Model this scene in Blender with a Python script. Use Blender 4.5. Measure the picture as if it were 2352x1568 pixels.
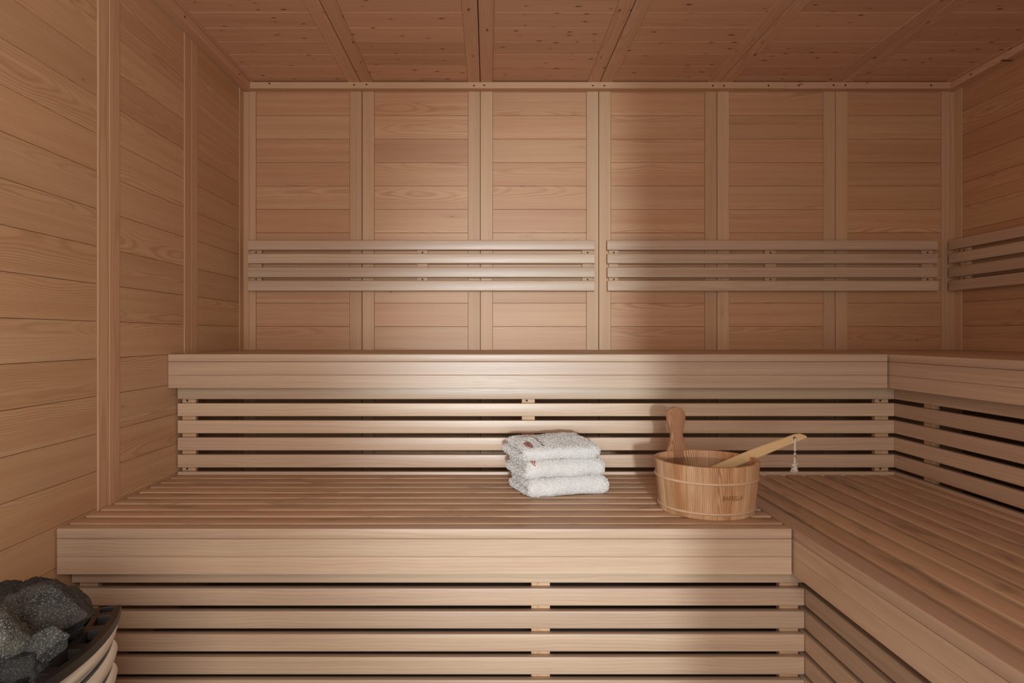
import bpy, bmesh, math, random
from mathutils import Vector, Matrix, noise
from mathutils.bvhtree import BVHTree

for o in list(bpy.data.objects):
    bpy.data.objects.remove(o)
scene = bpy.context.scene
COL = scene.collection

U = 0.002          # one unit of the survey grid = 2 mm
EYE = 495.0        # eye height above the floor, in units
F = 1525.0         # focal length in pixels of a 2352 px wide frame
D = 1525.0         # back wall distance, units

def W(x, y, z):
    """survey units (x right, y away, z relative to eye level) to metres"""
    return Vector((x * U, y * U, (z + EYE) * U))

# ------------------------------------------------------------------ camera
cam_d = bpy.data.cameras.new('camera')
cam = bpy.data.objects.new('camera', cam_d)
COL.objects.link(cam)
cam.location = W(0, 0, 0)
cam.rotation_euler = (math.pi / 2, 0, 0)
cam_d.sensor_width = 36.0
cam_d.lens = 36.0 * F / 2352.0
cam_d.shift_x = (1176 - 1121.5) / 2352.0
cam_d.shift_y = -(784 - 770) / 2352.0
cam_d.clip_start = 0.02
scene.camera = cam

# ------------------------------------------------------------------ world and light
world = bpy.data.worlds.new('world')
scene.world = world
world.use_nodes = True
world.node_tree.nodes['Background'].inputs[0].default_value = (1.0, 0.93, 0.85, 1)
world.node_tree.nodes['Background'].inputs[1].default_value = 0.25

def area(name, loc, target, sx, sy, power, color):
    l = bpy.data.lights.new(name, 'AREA')
    l.shape = 'RECTANGLE'; l.size = sx; l.size_y = sy
    l.energy = power; l.color = color
    o = bpy.data.objects.new(name, l)
    COL.objects.link(o)
    o.location = loc
    o.rotation_euler = (target - loc).to_track_quat('-Z', 'Y').to_euler()
    return o

# daylight of the bright room beyond the glass front, and a spotlight out there
area('entrance_daylight', W(0, -385, 60), W(-520, 900, 90), 0.9, 1.4, 50, (1.0, 0.97, 0.93))
sl = bpy.data.lights.new('hall_spotlight', 'SPOT')
sl.energy = 1550; sl.color = (0.80, 0.93, 1.0); sl.spot_size = math.radians(24); sl.spot_blend = 1.0; sl.shadow_soft_size = 0.14
slo = bpy.data.objects.new('hall_spotlight', sl); COL.objects.link(slo)
slo.location = W(-20, -2600, 120); slo.scale = (0.62, 1.0, 1.0)
slo.rotation_euler = (W(150, 1100, -40) - slo.location).to_track_quat('-Z', 'Y').to_euler()

scene.view_settings.view_transform = 'Standard'
scene.view_settings.look = 'None'
scene.view_settings.gamma = 1.0
scene.view_settings.use_curve_mapping = False
scene.view_settings.exposure = 0.0

# ------------------------------------------------------------------ materials
class NT:
    def __init__(self, name):
        self.m = bpy.data.materials.new(name)
        self.m.use_nodes = True
        self.t = self.m.node_tree
        self.t.nodes.clear()
        self.out = self.t.nodes.new('ShaderNodeOutputMaterial')
    def n(self, kind, **kw):
        nd = self.t.nodes.new(kind)
        for k, v in kw.items():
            setattr(nd, k, v)
        return nd
    def put(self, sock, v):
        if isinstance(v, bpy.types.NodeSocket):
            self.t.links.new(v, sock)
        else:
            sock.default_value = v
    def math(self, op, a, b=0.0, c=None, clamp=False):
        nd = self.n('ShaderNodeMath', operation=op, use_clamp=clamp)
        self.put(nd.inputs[0], a); self.put(nd.inputs[1], b)
        if c is not None: self.put(nd.inputs[2], c)
        return nd.outputs[0]
    def vmath(self, op, a, b):
        nd = self.n('ShaderNodeVectorMath', operation=op)
        self.put(nd.inputs[0], a); self.put(nd.inputs[1], b)
        return nd.outputs[0]
    def noise(self, vec, scale=1.0, detail=2.0, rough=0.5, dist=0.0):
        nd = self.n('ShaderNodeTexNoise')
        self.put(nd.inputs['Vector'], vec)
        nd.inputs['Scale'].default_value = scale
        nd.inputs['Detail'].default_value = detail
        nd.inputs['Roughness'].default_value = rough
        nd.inputs['Distortion'].default_value = dist
        return nd.outputs['Fac']
    def mix(self, fac, a, b, blend='MIX'):
        nd = self.n('ShaderNodeMix', data_type='RGBA', blend_type=blend)
        self.put(nd.inputs['Factor'], fac)
        self.put(nd.inputs['A'], a); self.put(nd.inputs['B'], b)
        return nd.outputs['Result']
    def ramp(self, v, lo, hi, to0=0.0, to1=1.0):
        nd = self.n('ShaderNodeMapRange')
        nd.interpolation_type = 'SMOOTHSTEP'
        self.put(nd.inputs[0], v)
        for i, x in enumerate((lo, hi, to0, to1)):
            self.put(nd.inputs[i + 1], x)
        return nd.outputs[0]
    def bsdf(self, color, rough, metallic=0.0, normal=None, spec=0.5):
        b = self.n('ShaderNodeBsdfPrincipled')
        self.put(b.inputs['Base Color'], color)
        self.put(b.inputs['Roughness'], rough)
        self.put(b.inputs['Metallic'], metallic)
        self.put(b.inputs['Specular IOR Level'], spec)
        if normal is not None: self.t.links.new(normal, b.inputs['Normal'])
        self.t.links.new(b.outputs[0], self.out.inputs[0])
        return b
    def bump(self, h, strength, dist=0.001):
        nd = self.n('ShaderNodeBump')
        nd.inputs['Strength'].default_value = strength
        nd.inputs['Distance'].default_value = dist
        self.t.links.new(h, nd.inputs['Height'])
        return nd.outputs[0]

def c4(c): return (c[0], c[1], c[2], 1.0)

def make_wood(name, base_a, base_b, late, ring_mm=5.0, ring_strength=0.45, pith=(0.012, 0.07),
              side=0.10, warp=0.03, knots=0.0, stain=0.0, rough=0.5, fibre=0.25, spec=0.4, var=0.12):
    t = NT(name)
    tc = t.n('ShaderNodeTexCoord').outputs['Object']
    rnd = t.n('ShaderNodeObjectInfo').outputs['Random']
    wn = t.n('ShaderNodeTexWhiteNoise', noise_dimensions='1D')
    t.put(wn.inputs['W'], t.math('MULTIPLY', rnd, 37.7))
    rs = t.n('ShaderNodeSeparateColor'); t.put(rs.inputs[0], wn.outputs['Color'])
    r1, r2, r3 = rs.outputs
    off = t.n('ShaderNodeCombineXYZ')
    t.put(off.inputs[0], t.math('MULTIPLY', r1, 50.0)); t.put(off.inputs[1], t.math('MULTIPLY', r2, 31.0))
    p = t.vmath('ADD', tc, off.outputs[0])
    s = t.n('ShaderNodeSeparateXYZ'); t.put(s.inputs[0], tc)
    # growth rings around a pith running along the board
    lw = t.noise(t.vmath('MULTIPLY', p, (1.7, 2.0, 2.0)), 1.0, 1.5, 0.5)
    lw2 = t.noise(t.vmath('MULTIPLY', p, (2.9, 3.0, 3.0)), 1.3, 1.5, 0.5)
    wob = t.noise(t.vmath('MULTIPLY', p, (9.0, 60.0, 60.0)), 1.0, 2.0, 0.5)
    py = t.math('ADD', s.outputs[1], t.math('MULTIPLY_ADD', r1, pith[1] - pith[0], pith[0]))
    py = t.math('ADD', py, t.math('MULTIPLY', t.math('SUBTRACT', lw, 0.5), warp * 2))
    pz = t.math('ADD', s.outputs[2], t.math('MULTIPLY', t.math('SUBTRACT', r2, 0.5), side * 2))
    pz = t.math('ADD', pz, t.math('MULTIPLY', t.math('SUBTRACT', lw2, 0.5), warp * 1.2))
    rr = t.math('SQRT', t.math('ADD', t.math('MULTIPLY', py, py), t.math('MULTIPLY', pz, pz)))
    rr = t.math('ADD', rr, t.math('MULTIPLY', wob, 0.0025))
    ph = t.math('MULTIPLY', rr, 2 * math.pi / (ring_mm * 0.001))
    sn = t.math('MULTIPLY_ADD', t.math('SINE', ph), 0.5, 0.5)
    sn = t.math('POWER', sn, 2.2)
    patch = t.ramp(t.noise(t.vmath('MULTIPLY', p, (1.3, 14, 14)), 1.0, 2.0), 0.3, 0.7, 0.25, 1.0)
    ringf = t.math('MULTIPLY', t.math('MULTIPLY', sn, patch), ring_strength)
    # broad tone streaks and per-board tone
    streak = t.noise(t.vmath('MULTIPLY', p, (0.8, 42, 42)), 1.0, 4.0, 0.6, 0.3)
    tone = t.math('MULTIPLY_ADD', r3, 0.62, t.math('MULTIPLY', t.math('SUBTRACT', streak, 0.40), 2.4), clamp=True)
    col = t.mix(tone, c4(base_a), c4(base_b))
    col = t.mix(ringf, col, c4(late))
    fib = t.noise(t.vmath('MULTIPLY', p, (14, 520, 520)), 1.0, 2.0, 0.6)
    fv = t.math('MULTIPLY_ADD', t.math('SUBTRACT', fib, 0.5), fibre, 1.0)
    bri = t.math('MULTIPLY', fv, t.math('MULTIPLY_ADD', r1, var, 1 - var / 2))
    cc = t.n('ShaderNodeCombineXYZ')
    for i in range(3): t.put(cc.inputs[i], bri)
    col = t.mix(1.0, col, cc.outputs[0], 'MULTIPLY')
    if stain > 0:
        st = t.noise(t.vmath('MULTIPLY', p, (5.0, 26, 26)), 1.0, 4.0, 0.6, 0.4)
        st = t.math('MULTIPLY', t.ramp(st, 0.50, 0.72), stain)
        col = t.mix(st, col, (0.17, 0.12, 0.085, 1))
    # knots
    cmb = t.n('ShaderNodeCombineXYZ')
    sp = t.n('ShaderNodeSeparateXYZ'); t.put(sp.inputs[0], p)
    t.put(cmb.inputs[0], t.math('MULTIPLY', sp.outputs[0], 10.0 if knots > 0.5 else 3.0))
    t.put(cmb.inputs[1], t.math('MULTIPLY', t.math('ADD', sp.outputs[2], t.math('MULTIPLY', r3, 9.0)), 24.0 if knots > 0.5 else 14.0))
    vo = t.n('ShaderNodeTexVoronoi', voronoi_dimensions='2D')
    t.put(vo.inputs['Vector'], cmb.outputs[0]); vo.inputs['Scale'].default_value = 1.0
    vs = t.n('ShaderNodeSeparateColor'); t.put(vs.inputs[0], vo.outputs['Color'])
    if knots > 0.5:
        size = t.math('MULTIPLY', t.math('SUBTRACT', vs.outputs[0], 0.66), 0.27)
    else:
        size = t.math('MULTIPLY', t.math('SUBTRACT', vs.outputs[0], 1 - knots), 0.06)
    kd = t.math('ADD', vo.outputs['Distance'], t.math('MULTIPLY', t.math('SUBTRACT', wob, 0.5), 0.06))
    k = t.math('MULTIPLY', t.ramp(t.math('SUBTRACT', kd, size), 0.0, 0.035, 1.0, 0.0), 0.8)
    k = t.math('MULTIPLY', k, t.math('GREATER_THAN', size, 0.0))
    if knots > 0:
        halo = t.math('MULTIPLY', t.ramp(t.math('SUBTRACT', kd, size), 0.0, 0.22, 1.0, 0.0), 0.22)
        halo = t.math('MULTIPLY', halo, t.math('GREATER_THAN', size, 0.0))
        col = t.mix(halo, col, c4(late))
        col = t.mix(k, col, (0.05, 0.022, 0.012, 1))
    bh = t.math('ADD', t.math('MULTIPLY', sn, 0.4), fib)
    nrm = t.bump(bh, 0.10, 0.0006)
    rg = t.math('MULTIPLY_ADD', fib, 0.16, rough - 0.08)
    t.bsdf(col, rg, 0.0, nrm, spec)
    return t.m

M = {}
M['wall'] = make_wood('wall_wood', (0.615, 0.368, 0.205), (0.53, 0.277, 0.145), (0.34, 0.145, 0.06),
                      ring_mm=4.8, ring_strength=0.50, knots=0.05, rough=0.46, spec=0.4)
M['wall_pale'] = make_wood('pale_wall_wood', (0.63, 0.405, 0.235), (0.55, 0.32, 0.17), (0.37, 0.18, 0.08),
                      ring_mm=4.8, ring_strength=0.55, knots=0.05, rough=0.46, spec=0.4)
M['stile'] = make_wood('stile_wood', (0.64, 0.415, 0.25), (0.56, 0.335, 0.19), (0.38, 0.185, 0.09),
                       ring_mm=5.0, ring_strength=0.38, side=0.16, warp=0.012, knots=0.03, rough=0.5)
M['ceiling'] = make_wood('ceiling_wood', (0.71, 0.435, 0.28), (0.62, 0.355, 0.22), (0.38, 0.17, 0.085),
                         ring_mm=7.0, ring_strength=0.30, knots=1.0, rough=0.55)
M['bench'] = make_wood('bench_wood', (0.61, 0.445, 0.30), (0.50, 0.335, 0.235), (0.34, 0.18, 0.11),
                       ring_mm=9.0, ring_strength=0.26, side=0.16, warp=0.02, knots=0.03, stain=0.0, rough=0.38, spec=0.5, var=0.16)
M['seat'] = make_wood('seat_wood', (0.60, 0.405, 0.26), (0.50, 0.315, 0.195), (0.35, 0.19, 0.11),
                      ring_mm=8.0, ring_strength=0.30, warp=0.03, knots=0.02, stain=0.55, rough=0.5, var=0.16)
M['bucket'] = make_wood('bucket_wood', (0.76, 0.50, 0.29), (0.50, 0.245, 0.11), (0.26, 0.095, 0.035),
                        ring_mm=4.8, ring_strength=0.85, pith=(0.0, 0.05), side=0.09, warp=0.012, rough=0.45, var=0.4)
M['ear'] = make_wood('ear_wood', (0.50, 0.27, 0.145), (0.42, 0.21, 0.11), (0.24, 0.10, 0.045),
                     ring_mm=4.6, ring_strength=0.9, pith=(0.02, 0.03), side=0.05, warp=0.02, rough=0.45)
M['hoop'] = make_wood('hoop_wood', (0.62, 0.42, 0.27), (0.58, 0.38, 0.24), (0.45, 0.27, 0.16),
                      ring_mm=5.0, ring_strength=0.1, rough=0.4)
M['ladle'] = make_wood('ladle_wood', (0.76, 0.55, 0.30), (0.70, 0.48, 0.25), (0.55, 0.32, 0.14),
                       ring_mm=3.4, ring_strength=0.4, side=0.2, warp=0.004, rough=0.42, var=0.05)

def simple(name, color, rough=0.5, metallic=0.0, spec=0.5):
    t = NT(name); t.bsdf(c4(color), rough, metallic, None, spec); return t.m
t = NT('backing_wood')
tc = t.n('ShaderNodeTexCoord').outputs['Object']
t.bsdf(t.mix(t.noise(tc, 30, 3), (0.20, 0.12, 0.07, 1), (0.26, 0.16, 0.10, 1)), 0.8)
M['backing'] = t.m
M['dark'] = simple('underbench_dark', (0.035, 0.03, 0.028), 0.9)
M['screw'] = simple('screw_steel', (0.16, 0.13, 0.11), 0.42, 0.8)
M['recess'] = simple('screw_recess', (0.01, 0.009, 0.008), 0.6)

t = NT('terry_cloth')
tc = t.n('ShaderNodeTexCoord').outputs['Object']
n1 = t.noise(tc, 520, 3, 0.6); n2 = t.noise(tc, 45, 2)
colr = t.mix(t.ramp(n1, 0.3, 0.7), (0.58, 0.545, 0.515, 1), (0.76, 0.73, 0.70, 1))
colr = t.mix(t.math('MULTIPLY', n2, 0.35), colr, (0.66, 0.62, 0.58, 1))
t.bsdf(colr, 0.95, 0.0, t.bump(n1, 0.5, 0.0015), 0.1)
M['terry'] = t.m
M['pile'] = simple('terry_pile', (0.77, 0.735, 0.70), 0.95, 0, 0.1)
M['emblem'] = simple('emblem_thread', (0.36, 0.085, 0.03), 0.8, 0, 0.2)
M['thread'] = simple('lettering_thread', (0.10, 0.05, 0.03), 0.8, 0, 0.2)
M['burnt'] = simple('burnt_lettering', (0.17, 0.07, 0.03), 0.7, 0, 0.2)
t = NT('cotton_rope')
tc = t.n('ShaderNodeTexCoord').outputs['Object']
n1 = t.noise(t.vmath('MULTIPLY', tc, (500, 500, 260)), 1.0, 2)
t.bsdf(t.mix(n1, (0.50, 0.43, 0.36, 1), (0.82, 0.75, 0.66, 1)), 0.9, 0.0, t.bump(n1, 0.5, 0.001), 0.1)
M['rope'] = t.m

t = NT('sauna_stone')
tc = t.n('ShaderNodeTexCoord').outputs['Object']
rnd = t.n('ShaderNodeObjectInfo').outputs['Random']
oi_col = t.n('ShaderNodeObjectInfo').outputs['Color']
n1 = t.noise(tc, 420, 3, 0.7); n2 = t.noise(tc, 40, 3, 0.6); n3 = t.noise(tc, 900, 2, 0.7)
cs = t.mix(t.ramp(n2, 0.35, 0.7), (0.030, 0.031, 0.031, 1), (0.085, 0.083, 0.078, 1))
cs = t.mix(t.math('MULTIPLY', t.ramp(n1, 0.50, 0.64), 0.85), cs, (0.30, 0.29, 0.265, 1))
cs = t.mix(t.math('MULTIPLY', t.ramp(n3, 0.62, 0.72), 0.6), cs, (0.45, 0.43, 0.40, 1))
cs = t.mix(t.math('MULTIPLY', t.ramp(t.noise(tc, 22, 2), 0.6, 0.75), 0.4), cs, (0.11, 0.055, 0.035, 1))
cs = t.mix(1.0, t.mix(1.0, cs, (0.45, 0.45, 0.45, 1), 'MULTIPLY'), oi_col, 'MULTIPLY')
t.bsdf(cs, 0.75, 0.0, t.bump(t.math('ADD', n1, t.math('MULTIPLY', n3, 0.5)), 0.7, 0.003), 0.35)
M['stone'] = t.m
t = NT('cast_iron')
tc = t.n('ShaderNodeTexCoord').outputs['Object']
n1 = t.noise(tc, 700, 2)
t.bsdf(t.mix(n1, (0.010, 0.008, 0.007, 1), (0.026, 0.020, 0.017, 1)), 0.42, 0.1, t.bump(n1, 0.25, 0.0006), 0.5)
M['iron'] = t.m
t = NT('satin_steel')
tc = t.n('ShaderNodeTexCoord').outputs['Object']
n1 = t.noise(t.vmath('MULTIPLY', tc, (30, 30, 900)), 1.0, 2)
t.bsdf((0.78, 0.75, 0.70, 1), t.math('MULTIPLY_ADD', n1, 0.15, 0.28), 0.85)
M['steel'] = t.m
M['heater_core'] = simple('heater_core', (0.004, 0.004, 0.004), 0.95, 0, 0.05)

t = NT('clear_liner')
g = t.n('ShaderNodeBsdfGlossy'); g.inputs['Roughness'].default_value = 0.12
g.inputs['Color'].default_value = (1, 1, 1, 1)
tr = t.n('ShaderNodeBsdfTransparent'); tr.inputs[0].default_value = (0.96, 0.955, 0.945, 1)
fr = t.n('ShaderNodeLayerWeight'); fr.inputs['Blend'].default_value = 0.5
ms = t.n('ShaderNodeMixShader')
t.put(ms.inputs[0], t.math('MULTIPLY_ADD', t.math('POWER', fr.outputs['Facing'], 4.0), 0.5, 0.045, clamp=True))
t.t.links.new(tr.outputs[0], ms.inputs[1]); t.t.links.new(g.outputs[0], ms.inputs[2])
t.t.links.new(ms.outputs[0], t.out.inputs[0])
M['liner'] = t.m
t = NT('floor_tile')
tc = t.n('ShaderNodeTexCoord').outputs['Object']
t.bsdf(t.mix(t.noise(tc, 6, 4), (0.16, 0.145, 0.13, 1), (0.22, 0.20, 0.18, 1)), 0.5)
M['tile'] = t.m
t = NT('window_glass')
g = t.n('ShaderNodeBsdfGlossy'); g.inputs['Roughness'].default_value = 0.0
tr = t.n('ShaderNodeBsdfTransparent'); tr.inputs[0].default_value = (0.97, 0.98, 0.98, 1)
ms = t.n('ShaderNodeMixShader'); ms.inputs[0].default_value = 0.06
t.t.links.new(tr.outputs[0], ms.inputs[1]); t.t.links.new(g.outputs[0], ms.inputs[2])
t.t.links.new(ms.outputs[0], t.out.inputs[0])
M['glass'] = t.m

# ------------------------------------------------------------------ object helpers
def tag(o, label=None, cat=None, group=None, kind=None):
    if label: o['label'] = label
    if cat: o['category'] = cat
    if group: o['group'] = group
    if kind: o['kind'] = kind
    return o

def empty(name, loc, label, cat, group=None, kind=None):
    o = bpy.data.objects.new(name, None)
    o.empty_display_size = 0.05
    COL.objects.link(o)
    o.location = loc
    return tag(o, label, cat, group, kind)

WM = {}
def link(name, me, mat_world, parent=None, mat=None):
    o = bpy.data.objects.new(name, me)
    COL.objects.link(o)
    if mat is not None and len(me.materials) == 0: me.materials.append(mat)
    if parent is not None:
        o.parent = parent
        pm = WM.get(parent.name, Matrix.Translation(parent.location))
        o.matrix_basis = pm.inverted() @ mat_world
    else:
        o.matrix_basis = mat_world
    WM[o.name] = mat_world.copy()
    return o

def mesh_of(name, verts, faces, mat=None, smooth=False):
    me = bpy.data.meshes.new(name)
    me.from_pydata([tuple(v) for v in verts], [], faces)
    me.validate()
    bm = bmesh.new(); bm.from_mesh(me)
    bmesh.ops.recalc_face_normals(bm, faces=bm.faces)
    bm.to_mesh(me); bm.free()
    if mat: me.materials.append(mat)
    if smooth:
        for p in me.polygons: p.use_smooth = True
    return me

def centred(verts):
    lo = Vector((min(v[i] for v in verts) for i in range(3)))
    hi = Vector((max(v[i] for v in verts) for i in range(3)))
    return (lo + hi) / 2

def world_mesh(name, verts, faces, mat, parent=None, smooth=False, origin=None):
    """verts are world metres; the object's origin goes to its centre"""
    verts = [Vector(v) for v in verts]
    c = origin if origin is not None else centred(verts)
    me = mesh_of(name, [v - c for v in verts], faces, mat, smooth)
    return link(name, me, Matrix.Translation(c), parent)

# boards: local X = length, local Z = width, local Y = thickness
AX = {
    'x_z': ((1, 0, 0), (0, 1, 0), (0, 0, 1)),      # length along x, width upright, faces -y (back wall)
    'y_z': ((0, 1, 0), (-1, 0, 0), (0, 0, 1)),     # length along y, width upright
    'z_x': ((0, 0, 1), (0, 1, 0), (-1, 0, 0)),     # upright, width along x
    'z_y': ((0, 0, 1), (1, 0, 0), (0, 1, 0)),      # upright, width along y
    'x_y': ((1, 0, 0), (0, 0, -1), (0, 1, 0)),     # length along x, flat
    'y_x': ((0, 1, 0), (0, 0, -1), (-1, 0, 0)),    # length along y, flat
}
def axis_matrix(k):
    a = AX[k]
    m = Matrix((a[0], a[1], a[2])).transposed().to_4x4()
    return m

board_cache = {}
def board_mesh(L, Wd, T, ch, mat, rnd=1):
    key = (round(L, 2), round(Wd, 2), round(T, 2), ch, mat.name, rnd)
    if key in board_cache: return board_cache[key]
    hl, hw, ht = L * U / 2, Wd * U / 2, T * U / 2
    c = min(ch * U, hw * 0.9, ht * 0.9)
    prof = []
    for (sy, sz, a0) in ((1, 1, 0), (-1, 1, 90), (-1, -1, 180), (1, -1, 270)):
        for i in range(rnd + 1):
            a = math.radians(a0 + 90.0 * i / rnd)
            prof.append((sy * (ht - c) + c * math.cos(a), sz * (hw - c) + c * math.sin(a)))
    n = len(prof)
    e = min(0.25 * U, c * 0.6)      # small end chamfer
    vs = []
    for (x, s) in ((-hl, 1), (-hl + e, 0), (hl - e, 0), (hl, 1)):
        for (y, z) in prof:
            k = 1 - s * e / ht; kk = 1 - s * e / hw
            vs.append((x, y * k, z * kk))
    fs = []
    for r in range(3):
        for i in range(n):
            j = (i + 1) % n
            fs.append((r * n + i, r * n + j, (r + 1) * n + j, (r + 1) * n + i))
    fs.append(tuple(range(n - 1, -1, -1)))
    fs.append(tuple(range(3 * n, 4 * n)))
    me = mesh_of('board', vs, fs, mat)
    if rnd > 1:
        for p in me.polygons: p.use_smooth = len(p.vertices) == 4
        me.set_sharp_from_angle(angle=math.radians(40))
    board_cache[key] = me
    return me

def board(name, parent, x0, x1, y0, y1, z0, z1, orient, mat, ch=0.5, rnd=1, flip=False):
    """a board filling the given box (survey units, z relative to eye)"""
    cx, cy, cz = (x0 + x1) / 2, (y0 + y1) / 2, (z0 + z1) / 2
    ext = {'x': x1 - x0, 'y': y1 - y0, 'z': z1 - z0}
    l, w = orient[0], orient[2]
    t_ = [k for k in 'xyz' if k not in (l, w)][0]
    me = board_mesh(ext[l], ext[w], ext[t_], ch, mat, rnd)
    m = Matrix.Translation(W(cx, cy, cz)) @ axis_matrix(orient)
    if flip: m = m @ Matrix.Rotation(math.pi, 4, 'Z')
    return link(name, me, m, parent)

def box_vf(lo, hi):
    x0, y0, z0 = lo; x1, y1, z1 = hi
    v = [(x0, y0, z0), (x1, y0, z0), (x1, y1, z0), (x0, y1, z0), (x0, y0, z1), (x1, y0, z1), (x1, y1, z1), (x0, y1, z1)]
    f = [(0, 3, 2, 1), (4, 5, 6, 7), (0, 1, 5, 4), (1, 2, 6, 5), (2, 3, 7, 6), (3, 0, 4, 7)]
    return v, f

def slab(name, x0, x1, y0, y1, z0, z1, mat, parent=None):
    v, f = box_vf(W(x0, y0, z0), W(x1, y1, z1))
    return world_mesh(name, v, f, mat, parent)

# screw head: disc with a sunken recess, local -Y faces the viewer
def make_screw_mesh():
    vs, fs = [], []
    N = 14
    rings = ((0.0, 2.1), (-0.55, 2.0), (-0.75, 1.35), (-0.1, 0.75))
    for (y, r) in rings:
        for i in range(N):
            a = 2 * math.pi * i / N
            vs.append((r * U * math.cos(a), y * U, r * U * math.sin(a)))
    for k in range(3):
        for i in range(N):
            j = (i + 1) % N
            fs.append((k * N + i, k * N + j, (k + 1) * N + j, (k + 1) * N + i))
    fs.append(tuple(range(3 * N, 4 * N)))
    me = mesh_of('screw_head', vs, fs)
    me.materials.append(M['screw']); me.materials.append(M['recess'])
    for p in me.polygons:
        if all(v >= 2 * N for v in p.vertices): p.material_index = 1
    return me
SCREW = make_screw_mesh()
def screw(parent, x, y, z, face='-y'):
    rot = {'-y': Matrix.Identity(4), 'x': Matrix.Rotation(math.pi / 2, 4, 'Z'),
           '-x': Matrix.Rotation(-math.pi / 2, 4, 'Z'), '-z': Matrix.Rotation(math.pi / 2, 4, 'X')}[face]
    return link('screw', SCREW, Matrix.Translation(W(x, y, z)) @ rot, parent)

# ------------------------------------------------------------------ room shell
XL, XR = -561.5, 1068.5            # side walls
YF = -330.0                        # front wall, behind the viewpoint
CEIL, FLOOR = 576.0, -495.0
P = 53.8                           # wall plank pitch
MOD = 271.66                       # panel width
TOP = 558.3                        # first plank line
JX = [XL + MOD * i for i in range(7)]

floor_o = slab('floor', XL - 40, XR + 40, YF - 40, D + 40, FLOOR - 30, FLOOR, M['tile'])
tag(floor_o, 'dark stone floor under the sauna benches', 'floor', kind='structure')

wall_back = slab('wall_back', XL - 40, XR + 40, D + 10, D + 40, FLOOR, CEIL + 30, M['backing'])
tag(wall_back, 'rear wall of horizontal wooden planks in six framed panels behind the benches', 'wall', kind='structure')
wall_left = slab('wall_left', XL - 40, XL - 10, YF - 40, D + 10, FLOOR, CEIL + 30, M['backing'])
tag(wall_left, 'left wall of horizontal wooden planks beside the stone heater', 'wall', kind='structure')
wall_right = slab('wall_right', XR + 10, XR + 40, YF - 40, D + 10, FLOOR, CEIL + 30, M['backing'])
tag(wall_right, 'dim right wall of horizontal wooden planks above the side bench', 'wall', kind='structure')
ceiling = slab('ceiling', XL - 10, XR + 10, YF - 40, D + 10, CEIL + 8, CEIL + 30, M['backing'])
tag(ceiling, 'knotty plank ceiling divided by pairs of flat battens', 'ceiling', kind='structure')

SW = 28.0     # stile width
g = 0.55      # joint
rows_back = 12
for m in range(6):
    a, b = JX[m], JX[m + 1]
    # stiles: the corner ones carry a slim bead in front
    board('stile', wall_back, a + 0.7, a + SW, D - 1.4, D + 10, FLOOR, CEIL, 'z_x', M['stile'], 0.5)
    board('stile', wall_back, b - SW, b - 0.7, D - 1.4, D + 10, FLOOR, CEIL, 'z_x', M['stile'], 0.5)
    board('rail', wall_back, a + SW, b - SW, D - 1.2, D + 9, TOP, CEIL, 'x_z', M['stile'], 0.4)
    for r in range(rows_back):
        z1 = TOP - P * r
        board('plank', wall_back, a + SW + g, b - SW - g, D, D + 9.8, z1 - P + g / 2, z1 - g / 2, 'x_z', M['wall'], 0.35, flip=(r + m) % 2 == 0)
    board('plank', wall_back, a + SW + g, b - SW - g, D, D + 9.8, FLOOR, TOP - P * rows_back - g / 2, 'x_z', M['wall'], 0.35)
board('corner_bead', wall_back, XL + 0.3, XL + 13.5, D - 4.5, D - 1.5, FLOOR + 1, 558, 'z_x', M['stile'], 0.8)
board('corner_bead', wall_back, XR - 10, XR - 0.3, D - 4.5, D - 1.5, FLOOR + 1, 558, 'z_x', M['stile'], 0.8)

def side_wall(parent, xw, sgn, nmod, rows, wood):
    # sgn +1: the room lies on +x of the wall face (left wall)
    for m in range(nmod):
        b = D - MOD * m; a = b - MOD
        def xs(p0, p1):
            return (xw - p1, xw - p0) if sgn > 0 else (xw + p0, xw + p1)
        x0, x1 = xs(-1.3, 10)
        board('stile', parent, x0, x1, b - SW, b - 0.7 - (2 if m == 0 else 0), FLOOR, CEIL, 'z_y', M['stile'], 0.5)
        board('stile', parent, x0, x1, a + 0.7, a + SW, FLOOR, CEIL, 'z_y', M['stile'], 0.5)
        x0, x1 = xs(-1.1, 9)
        board('rail', parent, x0, x1, a + SW, b - SW, TOP, CEIL, 'y_z', M['stile'], 0.4)
        x0, x1 = xs(0, 9.8)
        for r in range(rows):
            z1 = TOP - P * r; z0 = max(z1 - P, FLOOR - 1)
            board('plank', parent, x0, x1, a + SW + g, b - SW - g, z0 + g / 2, z1 - g / 2, 'y_z', wood, 0.35, flip=(r + m) % 2 == 0)
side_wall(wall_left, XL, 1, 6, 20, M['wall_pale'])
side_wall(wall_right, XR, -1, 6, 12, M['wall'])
slab('backing_board', XR + 0.5, XR + 9, D - MOD * 6, D - 2, FLOOR, TOP - P * 12 - 1, M['backing'], wall_right)

# ceiling planks run across, flat battens in pairs run to the viewer
cp = 59.4
ylines = [1481 + cp - cp * k for k in range(31)]
for m in range(6):
    a, b = JX[m], JX[m + 1]
    for k, y1 in enumerate(ylines):
        y0 = y1 - cp
        yy1 = min(y1, D)
        board('plank', ceiling, a + SW + 0.3, b - SW - 0.3, y0 + 0.02, yy1 - 0.02, CEIL, CEIL + 8, 'x_y', M['ceiling'], 1.1, flip=(k + m) % 2 == 0)
    board('batten', ceiling, a + (0.9 if m else 0), a + SW, YF, D, CEIL - 2.0, CEIL + 7, 'y_x', M['ceiling'], 0.5)
    board('batten', ceiling, b - SW, b - (0.9 if m < 5 else 0), YF, D, CEIL - 2.0, CEIL + 7, 'y_x', M['ceiling'], 0.5)

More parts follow.
